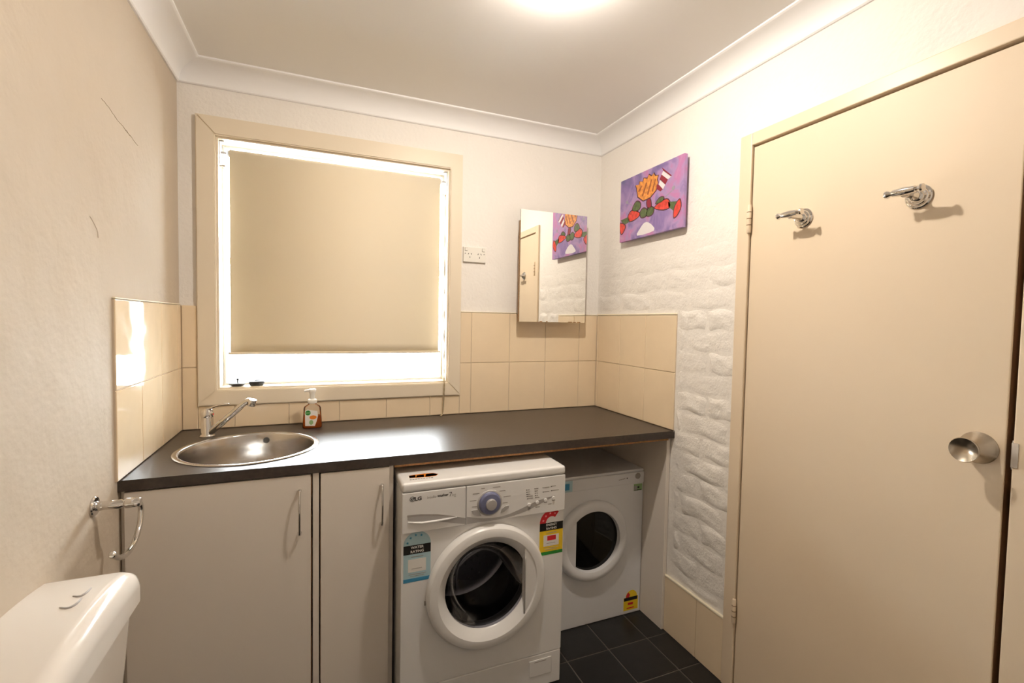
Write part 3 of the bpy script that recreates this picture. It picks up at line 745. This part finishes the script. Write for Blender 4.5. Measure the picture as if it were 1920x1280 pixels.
for u, v, w in ((975, 272, 40), (1105, 258, 85), (880, 332, 75), (845, 412, 75), (870, 478, 55), (1180, 298, 65), (1225, 362, 80), (1215, 432, 55), (1493, 498, 38), (1583, 480, 50), (1680, 425, 35), (1770, 402, 35), (1725, 445, 40),
                (1497, 285, 22), (1497, 309, 26), (1497, 334, 28), (1497, 358, 55), (1500, 382, 55), (1590, 270, 26), (1590, 296, 20), (1592, 322, 20), (1592, 348, 20), (1594, 371, 34), (1680, 260, 60), (1680, 307, 60), (1768, 243, 45), (1772, 292, 75)):
    dash(u, v, w)
finish('panel_print', bm, M_INKG, cpn, kind='stuff')
bm = NB()
for u, v in ((1480, 287), (1482, 311), (1483, 336), (1484, 360), (1488, 386), (1573, 272), (1575, 298), (1577, 323), (1578, 348), (1582, 372), (1664, 262), (1666, 309), (1758, 246), (1760, 294)): dash(u, v, 11, 9)
finish('panel_indicator', bm, M_INK, cpn, kind='stuff')
# maker's mark and model lettering on the drawer
lc = Q(200, 393)
lg = finish('logo_roundel', lathe(NB(), [(.0088, 0), (.0088, .0004)], lc, (0, -1, 0), 28), M_INK, dw)
finish('logo_mark', tube(NB(), [lc-Y*.0006+Vector((x, 0, z)) for x, z in ((.0005, .0045), (.0005, -.0025), (.0035, -.0025))], .0006, 4), M_WPR, lg)
finish('logo_mark', tube(NB(), [lc-Y*.0006+.0062*Vector((math.cos(a), 0, math.sin(a))) for a in [math.radians(d) for d in range(60, 361, 20)]], .0006, 4), M_WPR, lg)
finish('logo_mark', lathe(NB(), [(.001, 0.0004), (.001, .0008)], lc+Vector((-.003, 0, .002)), (0, -1, 0), 8), M_WPR, lg)
text('lettering', 'LG', .0165, Q(265, 388), X, Z, M_INK, dw, sx=1.15, bold=.0006)
text('lettering', 'intello', .0125, Q(365, 376), X, Z, M_INKG, dw, 'LEFT')
text('lettering', 'washer', .0125, Q(482, 356), X, Z, M_INK, dw, 'LEFT', bold=.0004)
text('lettering', '7', .021, Q(612, 342), X, Z, M_INK, dw, 'LEFT'); text('lettering', 'kg', .015, Q(645, 345), X, Z, M_INKG, dw, 'LEFT')
# door
pr = [(wr_, 0), (wr_+.001, .012), (wr_-.002, .021), (wr_-.008, .028), (wr_-.018, .0315), (.181, .031), (.177, .028), (.154, .008), (.151, .002), (.151, -.010)]
dd = finish('door', lathe(NB(), pr, (wxc, wy-.001, wzc), (0, -1, 0), 72, cap0=False, cap1=False), M_WHITE, wm, smooth=True, angle=24)
finish('door_glass', lathe(NB(), [(.1505, .004), (.146, -.010), (.136, -.050), (.112, -.090), (.070, -.112), (0, -.118)], (wxc, wy, wzc), (0, -1, 0), 56, cap0=False), M_WGLASS, dd, smooth=True)
# door handle: the segment that closes the right of the porthole
a0 = math.acos(.133/.1785)
seg = circ((wxc, wy-.0285, wzc), .1785, 20, X, Z, -a0, a0, closed=False)
finish('door_handle', prism(NB(), seg, (0, 1, 0), .024), M_WHITE, dd)
finish('handle_lip', tube(NB(), [(wxc+.133, wy-.0275, wzc+t*.117) for t in (-1, -.5, 0, .5, 1)], .0032, 8), M_SILV, dd, smooth=True)
finish('door_catch_mark', B(.8415, .8475, wy-.006, wy-.0005, .418, .430), M_INKG, dd)
# drum seen through the glass
finish('gasket', lathe(NB(), [(.176, -.008), (.160, -.012), (.152, -.030), (.158, -.050), (.172, -.060), (.200, -.062)], (wxc, wy, wzc), (0, -1, 0), 48, cap0=False, cap1=False), M_GASK, wm, smooth=True)
dm = finish('drum', lathe(NB(), [(.185, -.066), (.225, -.075), (.228, -.34), (.20, -.355), (0, -.36)], (wxc, wy, wzc), (0, -1, 0), 48, cap0=False), M_DRUM, wm, smooth=True, angle=40)
for a in (100, 220, 340):
    a = math.radians(a); c0 = Vector((wxc+.205*math.cos(a), 0, wzc+.205*math.sin(a)))
    inn = Vector((-math.cos(a), 0, -math.sin(a))); tn = Vector((-math.sin(a), 0, math.cos(a)))
    bm = NB(); rg = []
    for yy, k in ((wy+.085, .6), (wy+.12, 1), (wy+.30, 1), (wy+.33, .6)):
        rg.append(ring(bm, [c0+Y*yy+tn*t*.035-inn*.02+inn*h*.06*k for t, h in ((-1, 0), (-.6, .7), (-.2, 1), (.2, 1), (.6, .7), (1, 0))]))
    for a_, b_ in zip(rg, rg[1:]): bridge(bm, a_, b_)
    bm.faces.new(rg[0]); bm.faces.new(rg[-1])
    finish('paddle', bm, M_GREYP, dm, smooth=True)
bm = NB()
for ang in range(0, 360, 15):
    for j in range(5):
        a = math.radians(ang+(7.5 if j % 2 else 0)); rr_ = .05+.032*j
        lathe(bm, [(.0045, 0), (.0045, .001)], (wxc+rr_*math.cos(a), wy+.357-(.004 if rr_ < .19 else 0), wzc+rr_*math.sin(a)), (0, -1, 0), 6)
finish('drum_holes', bm, M_BLACK, dm, kind='stuff')
# stickers
def rating(par, name, x0, x1, z0, z1, y, base, band, foot, top, words, arc, stars, panel):
    w = x1-x0; h = z1-z0; yy = y
    zb0, zb1 = z0+h*.565, z0+h*.745        # black band
    o = finish(name, B(x0, x1, yy-.0003, yy, z0, zb1), base, par)
    rc = Vector((x0+w*.5, yy-.0003, zb1))
    out = circ(rc, w*.5, 17, X, Z, 0, math.pi, closed=False)
    finish('dome', prism(NB(), out, (0, 1, 0), .0003), top, o)
    a0, a1 = arc
    ar = circ(rc-Y*.0002, w*.5, 14, X, Z, a0, a1, closed=False)+circ(rc-Y*.0002, w*.24, 14, X, Z, a1, a0, closed=False)
    finish('rating_arc', prism(NB(), ar, (0, 1, 0), .0002), stars[0], o)
    bmx = NB()
    for k in range(4):
        a = a1-(a1-a0)*(k+.5)/4
        p = rc+.37*w*Vector((math.cos(a), 0, math.sin(a)))-Y*.0002
        st = [p+w*(.055 if i % 2 == 0 else .026)*Vector((math.sin(i*math.pi/5), 0, math.cos(i*math.pi/5))) for i in range(10)]
        prism(bmx, st, (0, -1, 0), .0002)
    finish('rating_stars', bmx, stars[1], o, kind='stuff')
    finish('black_band', B(x0, x1, yy-.0005, yy-.0002, zb0, zb1), M_BLK, o)
    for i, wd in enumerate(words):
        text('lettering', wd, h*.074, (x0+w*.5, yy-.0005, zb1-(zb1-zb0)*(.28+.46*i)), X, Z, M_WPR, o, sx=1.0, bold=.0002)
    finish('figure_panel', B(x0+w*.17, x1-w*.17, yy-.0005, yy-.0002, z0+h*.20, z0+h*.46), M_WPR, o)
    if panel: finish('figure_box', B(x0+w*.33, x1-w*.30, yy-.0007, yy-.0004, z0+h*.33, z0+h*.44), panel, o)
    bmx = NB()
    for zz, a, b in ((.505, .28, .72), (.26, .30, .68), (.15, .2, .82), (.115, .25, .75)): box(bmx, x0+w*a, x0+w*b, yy-.0007, yy-.0004, z0+h*zz, z0+h*(zz+.012))
    finish('small_print', bmx, M_INKG, o, kind='stuff')
    finish('foot_stripe', B(x0, x1, yy-.0005, yy-.0002, z0, z0+h*.075), foot, o)
rating(wm, 'water_rating_label', .7725, .8620, .503, .668, wy, M_LBLUE, None, M_BLUE, M_LBLUE, ('WATER', 'RATING'), (math.radians(50), math.pi), (M_LBLUE, M_BLUE), None)
rating(wm, 'energy_rating_label', 1.2630, 1.3585, .508, .668, wy, M_YEL, None, M_GRN, M_WHITE, ('ENERGY', 'RATING'), (math.radians(52), math.pi), (M_RED, M_PINK), M_RED)
# coloured sticker on the lid
zc_ = wz1+.0002
def Lz(u, v): return bp(740+u/6, 870+v/6, 'z', zc_)
def lsk(name, pix, m, par=lid): return finish(name, prism(NB(), [Lz(*p) for p in pix], (0, 0, 1), .0003), m, par)
ls = lsk('lid_sticker', [(165, 155), (160, 130), (230, 118), (330, 105), (430, 100), (490, 108), (470, 128), (380, 142), (280, 150)], M_ORG)
lsk('green_patch', [(240, 150), (250, 124), (330, 116), (330, 145)], M_LGRN, ls); lsk('red_patch', [(345, 142), (350, 110), (430, 101), (488, 109), (465, 127)], M_RED, ls); lsk('yellow_patch', [(165, 155), (160, 131), (235, 122), (235, 150)], M_YEL, ls)
bm = NB()
for i in range(9):
    u = 170+i*30; prism(bm, [Lz(u, 180-i*3.2), Lz(u+22, 178-i*3.2), Lz(u+22, 170-i*3.2), Lz(u, 172-i*3.2)], (0, 0, 1), .0003)
finish('lid_print', bm, M_INKG, lid, kind='stuff')
for x in (wx0+.05, wx1-.05):
    for y in (wy+.06, -.22):
        finish('foot', lathe(NB(), [(.018, 0), (.020, .003), (.018, .010), (.008, .011), (.008, .016)], (x, y, 0), Z, 16), M_BLACK, wm, smooth=True, angle=40)

# ------------------------------------------------------------------ dryer
dx0, dx1, dy, dz1 = 1.368, 1.9295, -.468, .686
dy_ = thing('tumble_dryer', ((dx0+dx1)/2, -.25, 0), 'small white tumble dryer on the floor in the corner under the worktop', 'dryer')
finish('body', B(dx0, dx1, dy, -.03, .0005, dz1-.0125, .004, 2), M_DRYW, dy_)
finish('top_plate', B(dx0, dx1, dy-.001, -.03, dz1-.012, dz1, .004, 2), M_DRYW, dy_)
fc = finish('control_fascia', B(dx0, dx1, dy-.004, dy, .622, dz1-.013, .0015, 1), M_DRYW, dy_)
dxc, dzc, dR = 1.652, .388, .182
dod = finish('door', lathe(NB(), [(dR, 0), (dR+.001, .008), (dR-.004, .020), (dR-.014, .026), (dR-.030, .027), (dR-.044, .022), (.136, .012), (.134, .004)], (dxc, dy-.0005, dzc), (0, -1, 0), 64, cap0=False, cap1=False), M_DRYW, dy_, smooth=True, angle=50)
finish('door_glass', lathe(NB(), [(.135, .0045), (.120, .008), (.080, .013), (0, .016)], (dxc, dy, dzc), (0, -1, 0), 48), M_BGLASS, dod, smooth=True, angle=60)
a0 = math.acos(.092/.155)
finish('door_handle', prism(NB(), circ((dxc, dy-.0225, dzc), .155, 18, X, Z, math.pi-a0, math.pi+a0, closed=False), (0, 1, 0), .020), M_DRYW, dod)
bm = NB(); yy = dy-.0043
for k in range(7): box(bm, 1.788+k*.0052, 1.7915+k*.0052, yy, dy-.004, .6445+k*.0006, .6490+k*.0006)
finish('maker_print', bm, M_INKG, fc, kind='stuff')
finish('print_dot', lathe(NB(), [(.0032, 0), (.0032, .0003)], (1.8335, dy-.004, .6505), (0, -1, 0), 12), M_INK, fc)
bd = finish('round_badge', lathe(NB(), [(.0145, 0), (.0145, .001), (.013, .0013)], (1.893, dy-.004, .6555), (0, -1, 0), 24), M_INKG, fc)
st = finish('corner_sticker', B(1.875, 1.922, dy-.0004, dy, .5845, .6160), M_LGRN, dy_)
finish('sticker_mark', B(1.876, 1.893, dy-.0008, dy-.0003, .586, .608), M_GREYP, st); finish('sticker_mark', B(1.880, 1.918, dy-.0008, dy-.0003, .5855, .5895), M_INK, st); finish('sticker_mark', B(1.896, 1.906, dy-.0008, dy-.0003, .595, .604), M_INK, st)
bs_ = finish('blue_sticker', B(1.480, 1.545, dy-.0046, dy-.0041, .6230, .6720), M_LBLUE, dy_); finish('sticker_mark', B(1.490, 1.530, dy-.0050, dy-.0045, .632, .660), M_BLUE, bs_)
# yellow label low on the right
x0, x1, z0, z1 = 1.836, 1.917, .017, .108
es = finish('rating_sticker', B(x0, x1, dy-.0004, dy, z0, z0+.062), M_YEL, dy_)
finish('dome', prism(NB(), circ((x0+.043, dy-.0004, z0+.062), .032, 15, X, Z, 0, math.pi, closed=False), (0, 1, 0), .0004), M_YEL, es)
finish('red_arc', prism(NB(), circ((x0+.043, dy-.0006, z0+.062), .030, 9, X, Z, math.radians(125), math.pi, closed=False)+circ((x0+.043, dy-.0006, z0+.062), .012, 7, X, Z, math.pi, math.radians(125), closed=False), (0, 1, 0), .0003), M_RED, es)
finish('dark_band', B(x0+.002, x1-.004, dy-.0008, dy-.0003, z0+.046, z0+.062), M_BLK, es); finish('figure_box', B(x0+.024, x1-.028, dy-.0008, dy-.0003, z0+.025, z0+.036), M_RED, es)
finish('small_print', B(x0+.018, x1-.022, dy-.0008, dy-.0003, z0+.008, z0+.013), M_RED, es)

# ------------------------------------------------------------------ open-ring paper holder on the left wall
hy, hz = -.786, .884
th_ = thing('toilet_roll_holder', (0, hy, hz), 'chrome open-ring roll holder on the left wall above the cistern', 'roll holder')
finish('wall_plate', lathe(NB(), [(.0245, 0), (.0245, .003), (.022, .006), (.013, .0075), (.0115, .010)], (0, hy, hz), X, 28), M_CHROME, th_, smooth=True, angle=35)
finish('arm', lathe(NB(), [(.0110, .009), (.0122, .014), (.0110, .018), (.0105, .024), (.0115, .056), (.0085, .060), (.0085, .063), (.0125, .066), (.0125, .092), (.0100, .097), (0, .098)], (0, hy, hz), X, 24), M_CHROME, th_, smooth=True, angle=40)
rc_ = [(.086, hy+.004, hz), (.090, hy+.016, hz-.010), (.0905, hy+.020, hz-.034), (.091, hy+.004, hz-.066), (.0915, hy-.035, hz-.092), (.092, hy-.085, hz-.096), (.092, hy-.130, hz-.083), (.092, hy-.165, hz-.060)]
rp = smoothpts(rc_, 5)
finish('open_ring', tube(NB(), rp, .0064, 12), M_CHROME, th_, smooth=True, angle=60)
finish('end_ball', lathe(NB(), [(0, -.009), (.005, -.008), (.0075, -.003), (.0075, .003), (.005, .008), (0, .009)], rp[-1], (0, -1, .5), 16), M_CHROME, th_, smooth=True)

# ------------------------------------------------------------------ toilet cistern
tc = thing('toilet_cistern', (0, -1.18, .40), 'glossy cream toilet cistern on the left wall in the foreground', 'cistern')
cy0, cy1 = -1.385, -.978
def crown(bm, zmin, zmax, amp):
    for v in bm.verts:
        t = (v.co.y-(cy0+cy1)/2)/((cy1-cy0)/2)
        v.co.z += amp*(1-t*t)*max(0, (v.co.z-zmin)/(zmax-zmin))
bm = B(.0, .158, cy0, cy1, .738, .802)
es_ = [e for e in bm.edges if all(v.co.z > .80 for v in e.verts) and not all(v.co.x < .01 for v in e.verts)] + [e for e in bm.edges if abs(e.verts[0].co.z-e.verts[1].co.z) > .01 and all(v.co.x > .1 for v in e.verts)]
bmesh.ops.bevel(bm, geom=es_, offset=.034, segments=7, affect='EDGES', profile=.5)
bmesh.ops.subdivide_edges(bm, edges=[e for e in bm.edges if abs(e.verts[0].co.y-e.verts[1].co.y) > .1], cuts=10, use_grid_fill=True)
crown(bm, .738, .802, .022)
ld = finish('lid', bm, M_CERAM, tc, smooth=True, angle=50, wn=True)
bm = NB(); prev = None
for z, xx, in_ in ((.40, .110, .045), (.42, .118, .035), (.60, .134, .018), (.735, .144, .010), (.7375, .144, .010)):
    pts = []
    y0, y1 = cy0+in_, cy1-in_; rr_ = .035
    pts.append((0, y1, z))
    for k in range(6):
        a = math.radians(90-90*k/5); pts.append((xx-rr_+rr_*math.cos(a), y1-rr_+rr_*math.sin(a), z))
    for k in range(6):
        a = math.radians(-90*k/5); pts.append((xx-rr_+rr_*math.cos(a), y0+rr_+rr_*math.sin(a), z))
    pts.append((0, y0, z))
    rg = ring(bm, pts)
    if prev: bridge(bm, prev, rg)
    else: bm.faces.new(rg)
    prev = rg
bm.faces.new(prev)
finish('tank', bm, M_CERAM, tc, smooth=True, angle=50, wn=True)
# grey crescents drawn as the shade along two flush buttons' curved edges
def lidz(y): 
    t = (y-(cy0+cy1)/2)/((cy1-cy0)/2); return .802+.022*(1-t*t)
for q in (((137, 1124), (150, 1125), (162, 1117), (172, 1105)), ((112, 1148), (128, 1149), (143, 1141), (153, 1129))):
    pts = [bp(u, v, 'z', .815) for u, v in q]
    pts = [Vector((p.x, p.y, lidz(p.y)+.0006)) for p in smoothpts(pts, 4)]
    n = len(pts)
    finish('button_edge_shade', tube(NB(), pts, [.0010+.0014*math.sin(math.pi*i/(n-1)) for i in range(n)], 6), M_GREYP, ld, smooth=True)

# ------------------------------------------------------------------ ceiling lamp (just above the picture; lights the room)
lx, ly = LAMP_POS
dlg = thing('ceiling_lamp', (lx, ly, H), 'small round ceiling lamp with a warm domed globe', 'lamp')
finish('trim_ring', lathe(NB(), [(.060, 0), (.060, .003), (.054, .006), (.040, .006), (.036, .002), (.036, .0)], (lx, ly, H-.0002), (0, 0, -1), 36, cap0=False, cap1=False), M_WHITE, dlg, smooth=True, angle=40)
finish('globe', lathe(NB(), [(.032*math.cos(math.radians(a)), .002+.032*math.sin(math.radians(a))) for a in (0, 18, 36, 54, 72)]+[(0, .034)], (lx, ly, H-.0002), (0, 0, -1), 20), M_LAMP, dlg, smooth=True)
